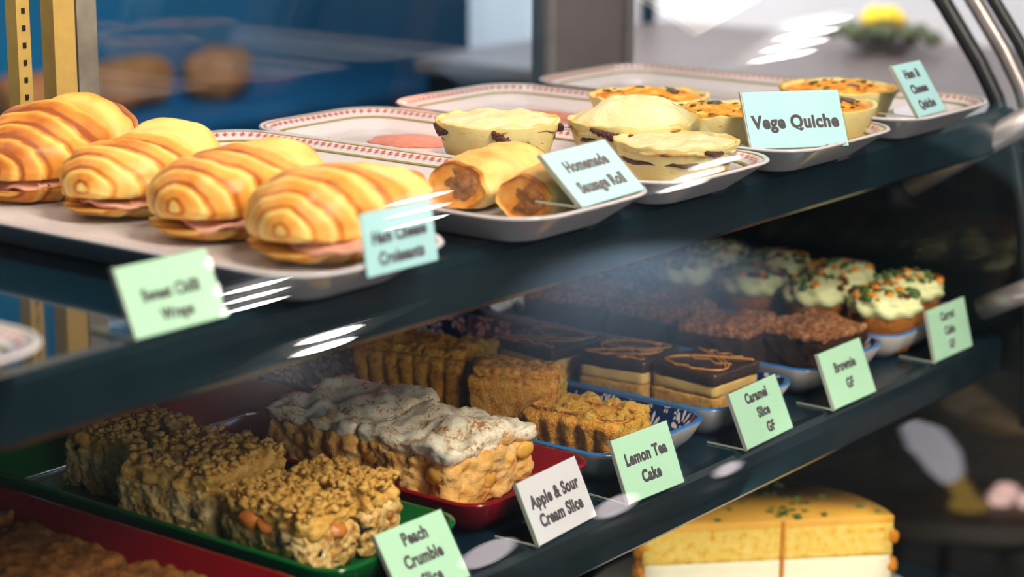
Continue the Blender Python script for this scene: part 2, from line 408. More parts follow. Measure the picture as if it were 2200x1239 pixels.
# the end: a pane, a dark gasket arc and a silver arc
arc_d = [(.733, .86), (.738, .95), (.748, 1.04), (.764, 1.108), (.783, 1.156), (.801, 1.186), (.840, 1.239), (.90, 1.305), (.99, 1.38), (1.10, 1.44), (1.19, 1.47)]
part('end_glass', (lambda pts: (lambda n: ([(x, y, z) for x in (X1, X1+.006) for y, z in pts],
     [tuple(range(n-1, -1, -1)), tuple(range(n, 2*n))]+[(k, (k+1) % n, (k+1) % n+n, k+n) for k in range(n)]))(len(pts)))(
     [(.735, .703)]+arc_d+[(1.2, .703)]), 'pane')
part('end_gasket', tube([(X1-.004, y+.006, z) for y, z in arc_d], .0075, 10), 'gasket', smooth=True)
part('end_trim', tube([(X1-.004, y-.017, z+.012) for y, z in arc_d], .0075, 10), 'steel', smooth=True)
part('end_seal', tube([(X1-.004, y-.031, z+.02) for y, z in arc_d], .006, 10), 'gasket', smooth=True)
part('end_stay', move(join(tube([(1.70, .852, 1.076), (1.70, .735, 1.150)], .012, 10)), (0, 0, 0)), 'steel', smooth=True)  # solid bar standing in for a slanting reflection in the front glass
part('end_stay', move(join(tube([(1.70, .775, .972), (1.70, .715, 1.004)], .011, 10)), (0, 0, 0)), 'steel', smooth=True)  # lower bar, likewise shaped after a reflection in the glass
# back: uprights, sliding doors
YB = 1.2
part('slotted_upright', join(box(.978, YB, .66, .990, YB+.012, 1.53)), 'cream_metal')
part('cream_upright', box(1.012, YB, .66, 1.032, YB+.014, 1.53), 'cream_metal')
part('worn_upright', box(1.034, YB, .66, 1.053, YB+.02, 1.53), 'worn_metal')
slots = join(*[box(.9825, YB-.0006, .70+k*.0125, .9855, YB+.001, .704+k*.0125) for k in range(66)])
part('slot_hole', slots, 'hole')['kind'] = 'stuff'
for x in (1.619, 1.752): part('door_stile', box(x, YB, .66, x+.013, YB+.02, 1.53), 'steel')
dr = part('sliding_door', box(1.053, YB+.006, .945, 1.619, YB+.011, 1.53), 'door_pane')
part('rear_panel', box(1.633, YB+.004, .945, 1.751, YB+.01, 1.53), 'grey_panel')
part('lower_back_panel', box(1.056, YB+.003, .66, X1+.012, YB+.01, LO+.17), 'case_dark')
part('lower_back_panel', box(X0, YB+.003, .66, .972, YB+.01, LO+.17), 'case_dark')
part('end_base_panel', box(X1+.0065, .735, .66, X1+.012, 1.2, UP-.04), 'case_dark')

# ---------------------------------------------------------------- plates and trays
def plate_geo(w, d, r=.036):
    return loft(w, d, r, [(.030, 0), (.027, 0), (.025, .0015), (.010, .0125), (.002, .0185), (0, .0200), (.0012, .0214), (.004, .0205),
                          (.013, .0154), (.020, .0095), (.025, .0068), (.030, .0062)], bow=.012)
def star_geo(w, d, r=.036):
    ins, z = .0085, .01885; gs = []; pts = rring(w-2*ins, d-2*ins, r-ins*.6, 12, 12)
    pts = [(x*(1+.012*cos(pi*y/d)), y*(1+.012*cos(pi*x/w))) for x, y in pts]
    L = [0]
    for a, b in zip(pts, pts[1:]+pts[:1]): L.append(L[-1]+math.hypot(b[0]-a[0], b[1]-a[1]))
    n = int(L[-1]/.0064); pp = pts+pts[:1]; j = 0
    for i in range(n):
        s = L[-1]*i/n
        while L[j+1] < s: j += 1
        t = (s-L[j])/(L[j+1]-L[j]); x = pp[j][0]+(pp[j+1][0]-pp[j][0])*t; y = pp[j][1]+(pp[j+1][1]-pp[j][1])*t
        tx, ty = pp[j+1][0]-pp[j][0], pp[j+1][1]-pp[j][1]; q = math.hypot(tx, ty); tx /= q; ty /= q
        nx, ny = -ty, tx      # towards the inside
        V = [(x, y, z+.0009)]
        for k in range(8):
            a = pi/4*k; rr = .0027 if k % 2 == 0 else .0010
            u, v = rr*cos(a), rr*sin(a)
            V.append((x+tx*u+nx*v, y+ty*u+ny*v, z+.0007-v*.45))
        gs.append((V, [(0, k+1, (k+1) % 8+1) for k in range(8)]))
    return join(*gs)
def strip_geo(w, d, r, i0, z0, i1, z1):
    return loft(w, d, r, [(i0, z0), (i1, z1)], False, False, bow=.012)
def plate(cx, cy, w, d, label, rz=0):
    t = thing('oval_platter', label, 'plate', (cx, cy, UP+.0004), rz, 'white platters with a red star border on the upper shelf')
    mesh('dish', plate_geo(w, d), 'china', t)
    mesh('star_border', star_geo(w, d), 'star_red', t, smooth=False)
    mesh('olive_line', strip_geo(w, d, .036, .0135, .0159, .0148, .01505), 'line_olive', t)
    mesh('rim_line', strip_geo(w, d, .036, .0036, .0209, .0046, .0205), 'line_olive', t)
    return t
PY, PD = .929, .392
plate(.5525, PY, .139, PD, 'white platter corner at the left frame edge, beside the chilli wraps card')
plate(.845, PY, .140, PD, 'white platter with red star border carrying the four golden croissants')
plate(1.045, PY, .152, PD, 'white platter with red star border carrying the sausage rolls and pastry crumbs')
plate(1.199, PY, .150, PD, 'white platter with red star border carrying the three pale pies', 0)
plate(1.369, PY, .169, PD, 'white platter with red star border carrying the three vegetable quiches')
plate(1.555, PY, .166, PD-.012, 'white platter with red star border holding the last golden quiche at the far end')

TP_OUT = [(.020, 0), (.0185, 0), (.0075, .0105), (.001, .0215), (0, .0245)]
TP_IN = [(0, .0245), (.0008, .0258), (.0032, .0256)]
TP_BOWL = [(.0032, .0256), (.0045, .0238), (.013, .0100), (.0175, .0054), (.022, .0042)]
def tray(cx, w, label, inside, rim, outside, cy=.967, d=.352, group=None, cat='tray'):
    t = thing('serving_dish', label, cat, (cx, cy, LO+.0004), 0, group)
    mesh('dish', loft(w, d, .022, TP_OUT, True, False), outside, t)
    mesh('rim', loft(w, d, .022, TP_IN, False, False), rim, t)
    mesh('glazed_inside', loft(w, d, .022, TP_BOWL, False, True), inside, t)
    return t
GT = 'rectangular dishes on the lower shelf'
tray(.775, .140, 'dark red dish with muesli slices at the lower left frame edge', 'red_glaze', 'red_glaze', 'red_glaze', group=GT)
tray(.924, .128, 'dark green glazed dish holding the crumble slices', 'green_glaze', 'green_glaze', 'green_glaze', group=GT)
tray(1.072, .136, 'dark red glazed dish holding the cream topped apple slices', 'red_glaze', 'red_glaze', 'red_glaze', cy=.965, d=.335, group=GT)
GB = 'blue daisy patterned dishes on the lower shelf'
tray(1.2115, .134, 'blue daisy patterned dish holding the fluted lemon cake pieces', 'daisy', 'blue_rim', 'white_glaze', group=GB)
tray(1.346, .122, 'blue daisy patterned dish holding the chocolate topped caramel slices', 'daisy', 'blue_rim', 'white_glaze', group=GB)
tray(1.4935, .132, 'blue daisy patterned dish holding the dark brownies', 'daisy', 'blue_rim', 'white_glaze', group=GB)
tray(1.638, .144, 'blue rimmed dish holding the frosted carrot cakes', 'daisy', 'blue_rim', 'white_glaze', group=GB)

# ---------------------------------------------------------------- croissants
def croissant_geo(L, rad, wide, seed, cut, dark=0):
    """a filled croissant lying along x; rolled bands crowd towards the front (-x) end; returns (upper, lower) halves with bake values"""
    nu, nv = 170, 64; P = []; B = []
    o = Vector((seed*5.1, seed*2.3, seed*.9))
    for i in range(nu+1):
        u = i/nu; u = 2*u*u if u < .5 else 1-2*(1-u)**2
        for k in range(nv):
            a = 2*pi*k/nv
            uu = min(1, max(0, u+.03*sin(a+.9)*sin(pi*u)+.05*sin(pi*u)*noise.noise(Vector((u*3, cos(a)*1.2, sin(a)+seed*2)))))
            s = abs(2*u-1)
            env = max(0, 1-s**(2.6 if u < .5 else 2.2))**.5
            tail = 1/(1+exp(-(uu-.80)*70)); env *= 1-.20*tail
            env *= 1+.08*exp(-((u-.34)/.2)**2)*max(0, sin(a))
            if uu < .50: ph = 5.0*(uu/.50)**.55-.15
            elif uu < .80: ph = 4.85+.15*(uu-.50)/.30
            else: ph = 5+.85*(uu-.80)/.20
            fr = ph-math.floor(ph)
            groove = exp(-((fr-.93)/.07)**2)
            rr = rad*env*(.93+.095*fr*(1-groove)-.085*groove)
            rr *= 1+.13*noise.fractal(Vector((u*3.4, cos(a), sin(a)))*1.1+o, 1, 2, 3)
            x = (u-.5)*L; ca = cos(a) if sin(a) > 0 else math.copysign(abs(cos(a))**.55, cos(a)); y = rr*ca*wide; z = rr*sin(a)*(.74 if sin(a) < 0 else 1.0)
            y += .006*sin(u*pi+seed)
            z += .0035*sin(2*pi*(u*.9+.1*seed))*max(0, sin(a))
            P.append((x, y, z))
            bk = dark+.36+.22*max(0, sin(a))-.50*groove-.40*exp(-((fr-.76)/.13)**2)+.42*exp(-((fr-.14)/.09)**2)+.30*max(0, u-.7)+.35*noise.noise(Vector((u*5, cos(a)*1.4, seed)))
            B.append(bk)
    zb = -rad*.60
    def half(lo, hi, dz, gx, lift):
        return [(x*gx, y*gx, max(lo, min(hi, z))-zb+dz+lift*max(0, -x/L*2)**2) for x, y, z in P]
    F = [(i*nv+k, i*nv+(k+1) % nv, (i+1)*nv+(k+1) % nv, (i+1)*nv+k) for i in range(nu) for k in range(nv)]
    F.append(tuple(range(nv-1, -1, -1))); F.append(tuple(nu*nv+k for k in range(nv)))
    return (half(cut, 9, .003, 1, .005), F), (half(zb, cut, 0, .99, 0), F), B, cut-zb
def wavy_sheet(w, d, t, seed, amp, n=26):
    V = []; F = []
    for s in (0, 1):
        for i in range(n+1):
            for j in range(n+1):
                x, y = w*(i/n-.5), d*(j/n-.5)
                e = max(abs(i/n-.5), abs(j/n-.5))*2
                k = 1-.10*(abs(i/n-.5)*2)**2*(abs(j/n-.5)*2)**2*2
                z = amp*(e**3)*noise.noise(Vector((x*70+seed*9, y*70, seed)))+(t if s else 0)-amp*.6*e**5
                ex = 1+.06*noise.noise(Vector((x*40, y*40, seed*3)))
                V.append((x*k*ex, y*k*ex, z))
    m = (n+1)*(n+1)
    for i in range(n):
        for j in range(n):
            a = i*(n+1)+j; F.append((a, a+1, a+n+2, a+n+1)); F.append((m+a, m+a+n+1, m+a+n+2, m+a+1))
    ed = [(i, 0) for i in range(n)]+[(n, j) for j in range(n)]+[(i, n) for i in range(n, 0, -1)]+[(0, j) for j in range(n, 0, -1)]
    for (i, j), (k, l) in zip(ed, ed[1:]+ed[:1]):
        a, b = i*(n+1)+j, k*(n+1)+l; F.append((a, b, b+m, a+m))
    return V, F
def croissant(x, y, rz, label, seed, L=.150, rad=.0315, wide=1.38, tilt=4, dark=0):
    t = thing('ham_croissant', label, 'croissant', (x, y, UP+.0096), rz, 'filled croissants on the platter')
    t.rotation_euler.y = radians(-tilt)
    up, lo, B, zc = croissant_geo(L, rad, wide, seed, -rad*.20, dark)
    mesh('pastry_top', up, 'croissant', t, bake=B); mesh('pastry_base', lo, 'croissant', t, bake=B)
    mesh('ham_slice', move(wavy_sheet(L*.80, rad*1.28*wide, .0024, seed, .006), (-.008, -.010, zc+.0030)), 'ham', t)
    mesh('cheese_slice', move(wavy_sheet(L*.74, rad*1.50*wide, .0018, seed+4, .007), (.002, -.002, zc+.0012)), 'cheese', t)
croissant(.905, .815, radians(15), 'front croissant, nearest the ham croissants card, filling showing at its end', 1, .150, .0285, 1.48)
croissant(.915, .914, radians(18), 'second croissant from the front on the platter, plump and golden', 2.4, .158, .0295, 1.45)
croissant(.922, 1.010, radians(16), 'third croissant from the front, pale yellow sides against its neighbours', 3.7, .156, .0290, 1.45)
croissant(.930, 1.098, radians(14), 'rearmost croissant, darker brown top, cut off by the left frame edge', 5.2, .170, .0330, 1.35, dark=.22)

# ---------------------------------------------------------------- sausage rolls
def sausage_roll(x, y, rz, label, seed, L=.10, r=.023):
    t = thing('sausage_roll', label, 'pastry', (x, y, UP+.0072), rz, 'sausage rolls on the platter')
    nu, nv = 60, 40; V = []; B = []
    for i in range(nu+1):
        u = i/nu
        for k in range(nv):
            a = 2*pi*k/nv
            env = 1-.20*abs(2*u-1)**3-.04*exp(-((u-.5)/.07)**2)
            rr = r*env*(1+.16*noise.fractal(Vector((u*3.2, cos(a), sin(a)*1.2))+Vector((seed*7, 0, 0)), 1, 2, 3))
            V.append(((u-.5)*L*(1+.05*sin(a+seed)), rr*cos(a)*1.28, rr*sin(a)*.92+r*.86))
            B.append(.18+.42*max(0, sin(a))+.40*(abs(2*u-1) > .93)+.3*max(0, -sin(a)-.5))
    V = [(p[0], p[1], max(.0004, p[2])) for p in V]
    F = [(i*nv+k, i*nv+(k+1) % nv, (i+1)*nv+(k+1) % nv, (i+1)*nv+k) for i in range(nu) for k in range(nv)]
    # ends: a pastry ring round a recessed face
    for end, sg in ((0, -1), (nu, 1)):
        base = end*nv; c = Vector((0, 0, r*.86)); st = len(V)
        for k in range(nv):
            p = Vector(V[base+k]); q = c+(Vector((0, p.y, p.z))-c)*.84; V.append((p.x-sg*.0012, q.y, q.z)); B.append(.75)
        for k in range(nv):
            k2 = (k+1) % nv; q = (base+k, base+k2, st+k2, st+k); F.append(q if sg < 0 else q[::-1])
        F.append(tuple(st+k for k in range(nv)))
    mesh('pastry', (V, F), 'sausage_pastry', t, bake=B)
    for sg in (-1, 1):
        g = roughen(move(revolve([(.001, -.004), (r*.55, -.004), (r*.70, -.001), (r*.62, .0008), (r*.35, .0016), (.001, .0018)], 28), (0, 0, 0)), .0022, 140, seed+sg, False, zmin=-1)
        g = ([(sg*(L/2-.0022)+z*sg, xx*1.08, yy*.9+r*.86) for xx, yy, z in g[0]], g[1])
        mesh('filling', g, 'sausage_meat', t)
sausage_roll(1.071, .781, radians(4), 'front sausage roll behind the sausage roll card, cut end facing out', 1, .094, .0182)
sausage_roll(1.070, .838, radians(8), 'rear sausage roll, golden top, between the front roll and the pies', 2, .094, .0198)

# ---------------------------------------------------------------- pies and quiches
def shell(name, R, H, t, seed, mat, wob=.03, rim=.0, tilt=0):
    def fr(r, z, a, i):
        k = 1+wob*noise.noise(Vector((cos(a)*1.6, sin(a)*1.6, seed)))
        zz = z+(z/H)*(.0022*noise.noise(Vector((cos(a)*4, sin(a)*4, seed+3))))
        return r*k*(1+.012*noise.noise(Vector((cos(a)*6, sin(a)*6, seed+z*80)))), zz
    th = .004
    prof = [(R*.70, 0), (R*.74, .001), (R*.82, H*.3), (R*.92, H*.7), (R, H*.97), (R*.995, H), (R-th*.7, H), (R-th, H*.95), (R*.88-th, H*.62), (R*.84-th, H*.60)]
    g = revolve(prof, 72, fr)
    B = [(.30 if i < 3 else .12)+(.45 if i in (5, 6) and noise.noise(Vector((cos(2*pi*k/72)*3, sin(2*pi*k/72)*3, seed))) > .05 else 0) for i in range(len(prof)) for k in range(72)]
    return mesh(name, g, mat, t, bake=B)
def disc_geo(R, z, seed, dome, amp, sc, edge=0, n=72, m=16, thick=.003):
    V = []; Bk = []
    for side in (1, 0):
        for i in range(m+1):
            r = R*(i/m)*1.0+1e-5
            for k in range(n):
                a = 2*pi*k/n
                rr = r*(1+.04*noise.noise(Vector((cos(a)*2, sin(a)*2, seed+1)))*(i/m))
                h = dome*(1-(i/m)**2.2)+amp*noise.fractal(Vector((rr*cos(a)*sc, rr*sin(a)*sc, seed)), 1, 2.1, 4)+edge*(i/m)**8*noise.noise(Vector((cos(a)*2.4, sin(a)*2.4, seed+6)))
                V.append((rr*cos(a), rr*sin(a), z+h-(0 if side else thick))); Bk.append(.15+.75*max(0, (i/m-.86)/.14)*(.5+.9*noise.noise(Vector((cos(a)*2.5, sin(a)*2.5, seed+9))))+.35*max(0, noise.noise(Vector((rr*cos(a)*45, rr*sin(a)*45, seed+2)))))
    F = []; q = (m+1)*n
    for i in range(m):
        for k in range(n):
            k2 = (k+1) % n; a, b, c, d = i*n+k, i*n+k2, (i+1)*n+k2, (i+1)*n+k
            F.append((d, c, b, a)); F.append((q+a, q+b, q+c, q+d))
    for k in range(n):
        k2 = (k+1) % n; F.append((m*n+k2, m*n+k, q+m*n+k, q+m*n+k2))
    return (V, F), Bk
def pie(x, y, rz, label, seed, R=.046, H=.031, dome=.008, edge=.006, tiltx=0, drip=0.0):
    t = thing('meat_pie', label, 'pie', (x, y, UP+.0066), rz, 'pale pies on the platter')
    shell('crust', R, H, t, seed, 'pie_crust')
    g, B = disc_geo(R*.90, H-.010, seed, .001, .0016, 90, 0)
    mesh('filling', g, 'pie_filling', t)
    g, B = disc_geo(R*.972, H-.0022, seed+2, dome, .0030, 55, edge*.5, thick=.003)
    g = ([(px, py, pz+tiltx*px) for px, py, pz in g[0]], g[1])
    mesh('lid', g, 'pie_lid', t, bake=B)
    # filling that boiled over the rim and burnt on
    for a0, wd, ln in drip:
        gs = []
        nb = 26
        for q in range(nb):
            a = a0+wd*(q/(nb-1)-.5); w = 1-abs(q/(nb-1)-.5)*1.7+.15*sin(q*2.1); z = H*.93-ln*w*.5-ln*.5*(q/(nb-1)); f = (z/H)
            rr = R*(.742+.262*f)+.0010
            gs.append(blob((rr*cos(a), rr*sin(a), z), .0019+(.0008+ln*.10)*w, seed+q+a0, .5, (.8, .8, .6+ln*50*w)))
        mesh('burnt_filling', join(*gs), 'pie_filling', t)
pie(1.171, .912, 0, 'pale pie with a burnt purple spill down its left side, behind the sausage rolls', 2, drip=[(radians(232), .62, .019), (radians(305), .34, .005), (radians(150), .4, .006), (radians(20), .5, .004)], dome=.006, edge=.008, R=.0450, H=.036)
pie(1.243, .846, 0, 'tall domed pie with a flaky white lid, rearmost of the touching pair', 5, drip=[(radians(200), .8, .007), (radians(100), .3, .004)], dome=.018, edge=.006, tiltx=.10, R=.046, H=.034)
pie(1.205, .782, 0, 'front pie with a smooth tan side and low flat lid, above the front rim', 8, drip=[(radians(250), .3, .003)], dome=.004, edge=.002, R=.0435, H=.030)
def quiche(x, y, label, seed, R=.047, H=.030, mush=1):
    t = thing('quiche', label, 'quiche', (x, y, UP+.0066), seed, 'golden quiches on the platters')
    shell('crust', R, H, t, seed, 'pie_crust', .02)
    g, B = disc_geo(R-.003, H-.0035, seed, .006, .0022, 75, .002)
    mesh('filling', g, 'quiche_top', t)
    r_ = random.Random(int(seed*13)); hs = []; ms = []
    for q in range(20):
        a, rr = r_.random()*2*pi, R*.88*sqrt(r_.random()); z = H-.003+.006*(1-(rr/R)**2.2)
        hs.append(blob((rr*cos(a), rr*sin(a), z+.0006), .0010+.0016*r_.random(), q+seed, .5, (1.5, .8, .35)))
    for q in range(mush):
        a, rr = r_.random()*2*pi, R*.6*sqrt(r_.random())
        ms.append(blob((rr*cos(a), rr*sin(a), H+.0022), .0052, q+seed, .4, (1.3, 1, .35)))
    mesh('herbs', join(*hs), 'herb', t)['kind'] = 'stuff'
    mesh('mushroom_slice', join(*ms), 'mushroom', t)
quiche(1.379, .922, 'rear vegetable quiche, herb flecked top, half hidden behind the domed pie', 1.3, .0485)
quiche(1.346, .838, 'middle vegetable quiche between the domed pie and the vege quiche card', 2.9, .044)
quiche(1.424, .795, 'vegetable quiche whose mushroom topped edge shows right of the vege quiche card', 4.4, .046, mush=4)
quiche(1.517, .828, 'far quiche with a plain golden top left of the narrow tilted card', 6.1, .049, mush=1)

def stain(x, y, rx, ry, label, seed):
    g = revolve([(.0005, 0), (.85, 0), (1.0, .0004), (.93, .0011), (.5, .0016), (.0005, .0017)], 48,
                lambda r, z, a, i: (r*(1+.14*noise.fractal(Vector((cos(a)*1.5, sin(a)*1.5, seed)), 1, 2, 3)), z))
    o = mesh('meat_slice', ([(p[0]*rx, p[1]*ry, p[2]) for p in g[0]], g[1]), 'sauce', None, (x, y, UP+.0064))
    tag(o, label, 'ham slice')
stain(1.222, 1.036, .030, .036, 'thin pinkish red slice lying on the pie platter behind the left pie', 3)
stain(1.390, 1.036, .030, .038, 'thin pinkish red slice lying on the quiche platter behind the domed pie', 6)

def crumbs(name, pts, label, mat, seed):
    r_ = random.Random(seed); gs = []
    for (cx, cy, sx, sy, n, z) in pts:
        for q in range(n):
            s = .0006+.0013*r_.random()**2
            gs.append(blob((cx+sx*r_.gauss(0, .5), cy+sy*r_.gauss(0, .5), z+s*.4), s, q+seed, .5, (1.5, 1, .5)))
    o = mesh(name, join(*gs), mat); o['kind'] = 'stuff'; tag(o, label, 'crumbs'); return o
crumbs('pastry_crumbs', [(1.035, .90, .03, .06, 110, UP+.0062), (1.02, .98, .04, .09, 40, UP+.0062)], 'pastry flakes scattered over the sausage roll platter', 'crumble', 3)

# ---------------------------------------------------------------- lower shelf bakes
ZT = LO+.0050
def crumb_layer(w, d, z, n, seed, r0, r1, jit=.004, sq=.75):
    r_ = random.Random(seed); gs = []
    for q in range(n):
        x, y = (r_.random()-.5)*w, (r_.random()-.5)*d
        s = r0+(r1-r0)*r_.random()**1.6
        gs.append(blob((x, y, z+jit*(r_.random()-.3)), s, q*1.3+seed, .95, (1, 1, sq)))
    return join(*gs)
def crumble_slice(x, y, rz, w, d, h, label, seed, fruit):
    t = thing('crumble_slice', label, 'cake slice', (x, y, ZT), rz, 'crumble slices on the green dish')
    mesh('cake_base', roughen(roughen(rbox(w, d, h*.72, .006, 40, 22), .0038, 60, seed), .0022, 240, seed+8), 'crumble_cake', t)
    top = roughen(move(rbox(w*.98, d*.98, h*.36, .008, 34, 12), (0, 0, h*.62)), .0046, 130, seed+1, False, .005, 60)
    mesh('crumble_topping', join(top, crumb_layer(w*.96, d*.96, h*.985, 520, seed, .0010, .0036, .007)), 'crumble', t)
    for i, (fx, fy, fz, s, m) in enumerate(fruit):
        mesh('berry' if m == 'berry' else 'peach_chunk', blob((fx*w/2*.82, fy*d/2*.84, fz*h), s*.98, seed+i, .6, (1, 1, .8)), m, t)
crumble_slice(.940, 1.056, radians(-6), .060, .074, .046, 'rearmost crumble slice at the dark end of the green dish', 1, [(-.98, .5, .62, .007, 'berry'), (-.96, -.4, .45, .006, 'berry'), (-.5, -.97, .5, .008, 'berry'), (.35, -.9, .95, .007, 'berry')])
crumble_slice(.924, .966, radians(3), .080, .084, .047, 'middle crumble slice, tall heap of golden crumbs', 2, [(-.98, -.3, .5, .008, 'peach'), (-1.0, -.75, .42, .007, 'berry'), (-1.0, .3, .4, .006, 'peach'), (-.99, .6, .62, .005, 'berry')])
crumble_slice(.905, .870, radians(-3), .046, .080, .041, 'front left crumble slice with dark berries and peach in its cut face', 3, [(-.99, -.55, .55, .008, 'berry'), (-.99, .35, .72, .010, 'peach'), (-.99, -.05, .66, .009, 'peach'), (-.6, -.98, .35, .007, 'berry'), (.2, -1.0, .62, .009, 'peach'), (-.99, -.85, .32, .006, 'berry')])
crumble_slice(.950, .866, radians(4), .038, .066, .043, 'front right crumble slice just left of the crumble card', 4, [(-.9, -.95, .45, .007, 'berry'), (.5, -.99, .5, .008, 'peach'), (.95, -.2, .4, .007, 'peach')])

def apple_slice(x, y, rz, w, d, h, label, seed):
    t = thing('apple_slice', label, 'cake slice', (x, y, ZT), rz, 'cream topped apple slices on the red dish')
    mesh('apple_filling', roughen(roughen(rbox(w, d, h*.80, .006, 40, 24), .0062, 40, seed), .0018, 200, seed+8), 'apple_pastry', t)
    g = roughen(move(rbox(w*1.02, d*1.02, h*.26, .0055, 34, 10), (0, 0, h*.72)), .0042, 60, seed+3, False, .010, 26)
    mesh('cream_topping', g, 'cinnamon', t)
    r_ = random.Random(seed)
    for q in range(7):
        if q < 4: p = (-w/2*.965, (r_.random()-.5)*d*.8, h*(.2+.4*r_.random()))
        else: p = ((r_.random()-.5)*w*.8, -d/2*.965, h*(.2+.4*r_.random()))
        mesh('apple_chunk', blob(p, .007+.003*r_.random(), seed+q, .3, (.35, 1, .8) if q < 4 else (1, .35, .8)), 'apple_chunk', t)
apple_slice(1.074, .968, radians(-2), .088, .088, .049, 'rear apple slice, shaded cream top, wider cut face to the left', 1)
apple_slice(1.073, .880, radians(-2), .089, .086, .048, 'front apple slice, bright white cream dusted with cinnamon', 2)

def fluted_piece(x, y, rz, w, d, h, label, seed, flutes=7, lean=0):
    """a piece of fluted loaf: ribbed brown outside on the -y face, rough yellow crumb on the cut faces"""
    t = thing('lemon_cake_piece', label, 'cake slice', (x, y, ZT), rz, 'lemon cake pieces on the blue dish')
    nx, nz = 56, 16; V = []; F = []
    for s in (0, 1):
        for i in range(nx+1):
            u = i/nx
            for k in range(nz+1):
                v = k/nz; rib = abs(sin(u*pi*flutes))**.8*.0055*(1-.5*v)
                yy = (-d/2-rib-.010*(v-.5)+.004*(v > .9)*(v-.9)*10) if s == 0 else -d/2+.012
                V.append(((u-.5)*w*(.93+.09*v), yy, v*h*.97))
    q = (nx+1)*(nz+1)
    for i in range(nx):
        for k in range(nz):
            a, b, c, e = i*(nz+1)+k, (i+1)*(nz+1)+k, (i+1)*(nz+1)+k+1, i*(nz+1)+k+1
            F.append((a, b, c, e)); F.append((q+e, q+c, q+b, q+a))
    for k in range(nz):
        F.append((k, k+1, q+k+1, q+k)); b = nx*(nz+1); F.append((b+k+1, b+k, q+b+k, q+b+k+1))
    for i in range(nx):
        a, b = i*(nz+1), (i+1)*(nz+1); F.append((b, a, q+a, q+b)); F.append((a+nz, b+nz, q+b+nz, q+a+nz))
    mesh('fluted_crust', roughen((V, F), .0012, 160, seed), 'lemon_crust', t)
    mesh('crumb', roughen(roughen(rbox(w*.98, d*.96, h*.97, .006, 44, 30), .0046, 70, seed+1, True, .005, 50), .0015, 260, seed+9), 'lemon_crumb', t)
    g = roughen(move(rbox(w*.97, d*.56, h*.20, .007, 48, 10), (0, -d*.17, h*.84)), .0020, 210, seed+2, False, .004, 36)
    mesh('crumb_top', join(g, crumb_layer(w*.9, d*.4, h*.97, 8, seed, .0010, .0030)), 'lemon_crust', t)
fluted_piece(1.212, 1.012, radians(-78), .092, .070, .055, 'rearmost lemon cake piece, darkest and tallest, knobbly brown crust on top', 1, 7)
fluted_piece(1.219, .928, radians(-62), .066, .060, .048, 'middle lemon cake piece showing its pale yellow cut side', 2, 1)
fluted_piece(1.208, .853, radians(-86), .078, .058, .033, 'front lemon cake piece with clear fluted ribs, behind the lemon cake card', 3, 5)

def wiggle(w, d, z, seed, n=3):
    gs = []
    P = [(w*.44*sin(2*t+seed), d*.44*sin(3*t+.6*seed), z) for t in [2*pi*k/90 for k in range(91)]]
    gs.append(tube(P, .0007, 6))
    for q in range(n):
        x0 = (-.42+.84*q/(n-1))*w
        gs.append(tube([(x0+.003*sin(k*.9+q), (-.46+.92*k/16)*d*(.55+.4*((q*37+int(seed)) % 5)/5), z) for k in range(17)], .0007, 6))
    return join(*gs)
def caramel_slice(x, y, rz, w, d, label, seed):
    t = thing('caramel_slice', label, 'cake slice', (x, y, ZT), rz, 'caramel slices on the blue dish')
    mesh('biscuit_base', roughen(rbox(w, d, .016, .002, 18, 8), .0012, 160, seed), 'shortbread', t)
    mesh('caramel_layer', roughen(move(rbox(w*.985, d*.985, .012, .003, 14, 6), (0, 0, .0155)), .0008, 60, seed+1, False), 'caramel', t)
    mesh('chocolate_top', roughen(move(rbox(w*1.01, d*1.01, .0115, .003, 16, 6), (0, 0, .0245)), .0006, 60, seed+2, False), 'chocolate', t)
    mesh('golden_drizzle', wiggle(w, d, .0362, seed), 'drizzle', t)
caramel_slice(1.360, .850, radians(-4), .060, .062, 'front caramel slice, golden zigzag on dark chocolate, beside the caramel card', 1)
caramel_slice(1.352, .918, radians(6), .060, .060, 'middle caramel slice in half shade behind the front slice', 2)
caramel_slice(1.345, .990, radians(-8), .064, .062, 'rear caramel slice, dim and hazy, at the back of the row', 3)

def brownie(x, y, rz, w, d, h, label, seed):
    t = thing('brownie', label, 'brownie', (x, y, ZT), rz, 'brownies on the blue dish')
    mesh('cake', roughen(rbox(w, d, h*.8, .004, 20, 12), .0028, 90, seed), 'brownie', t)
    mesh('crackled_top', roughen(move(rbox(w*1.02, d*1.02, h*.24, .004, 34, 6), (0, 0, h*.74)), .0020, 110, seed+1, False, .006, 45), 'brownie_top', t)
brownie(1.522, .846, radians(-6), .068, .066, .036, 'front brownie with a crackled tan top, behind the brownie card', 1)
brownie(1.480, .905, radians(8), .066, .064, .038, 'second brownie from the front, leaning on its neighbour', 2)
brownie(1.500, .985, radians(-4), .074, .070, .038, 'third brownie from the front, seen through pale haze on the glass', 3)
brownie(1.496, 1.072, radians(10), .078, .074, .040, 'rearmost brownie, dark reddish lump at the back of the dish', 4)

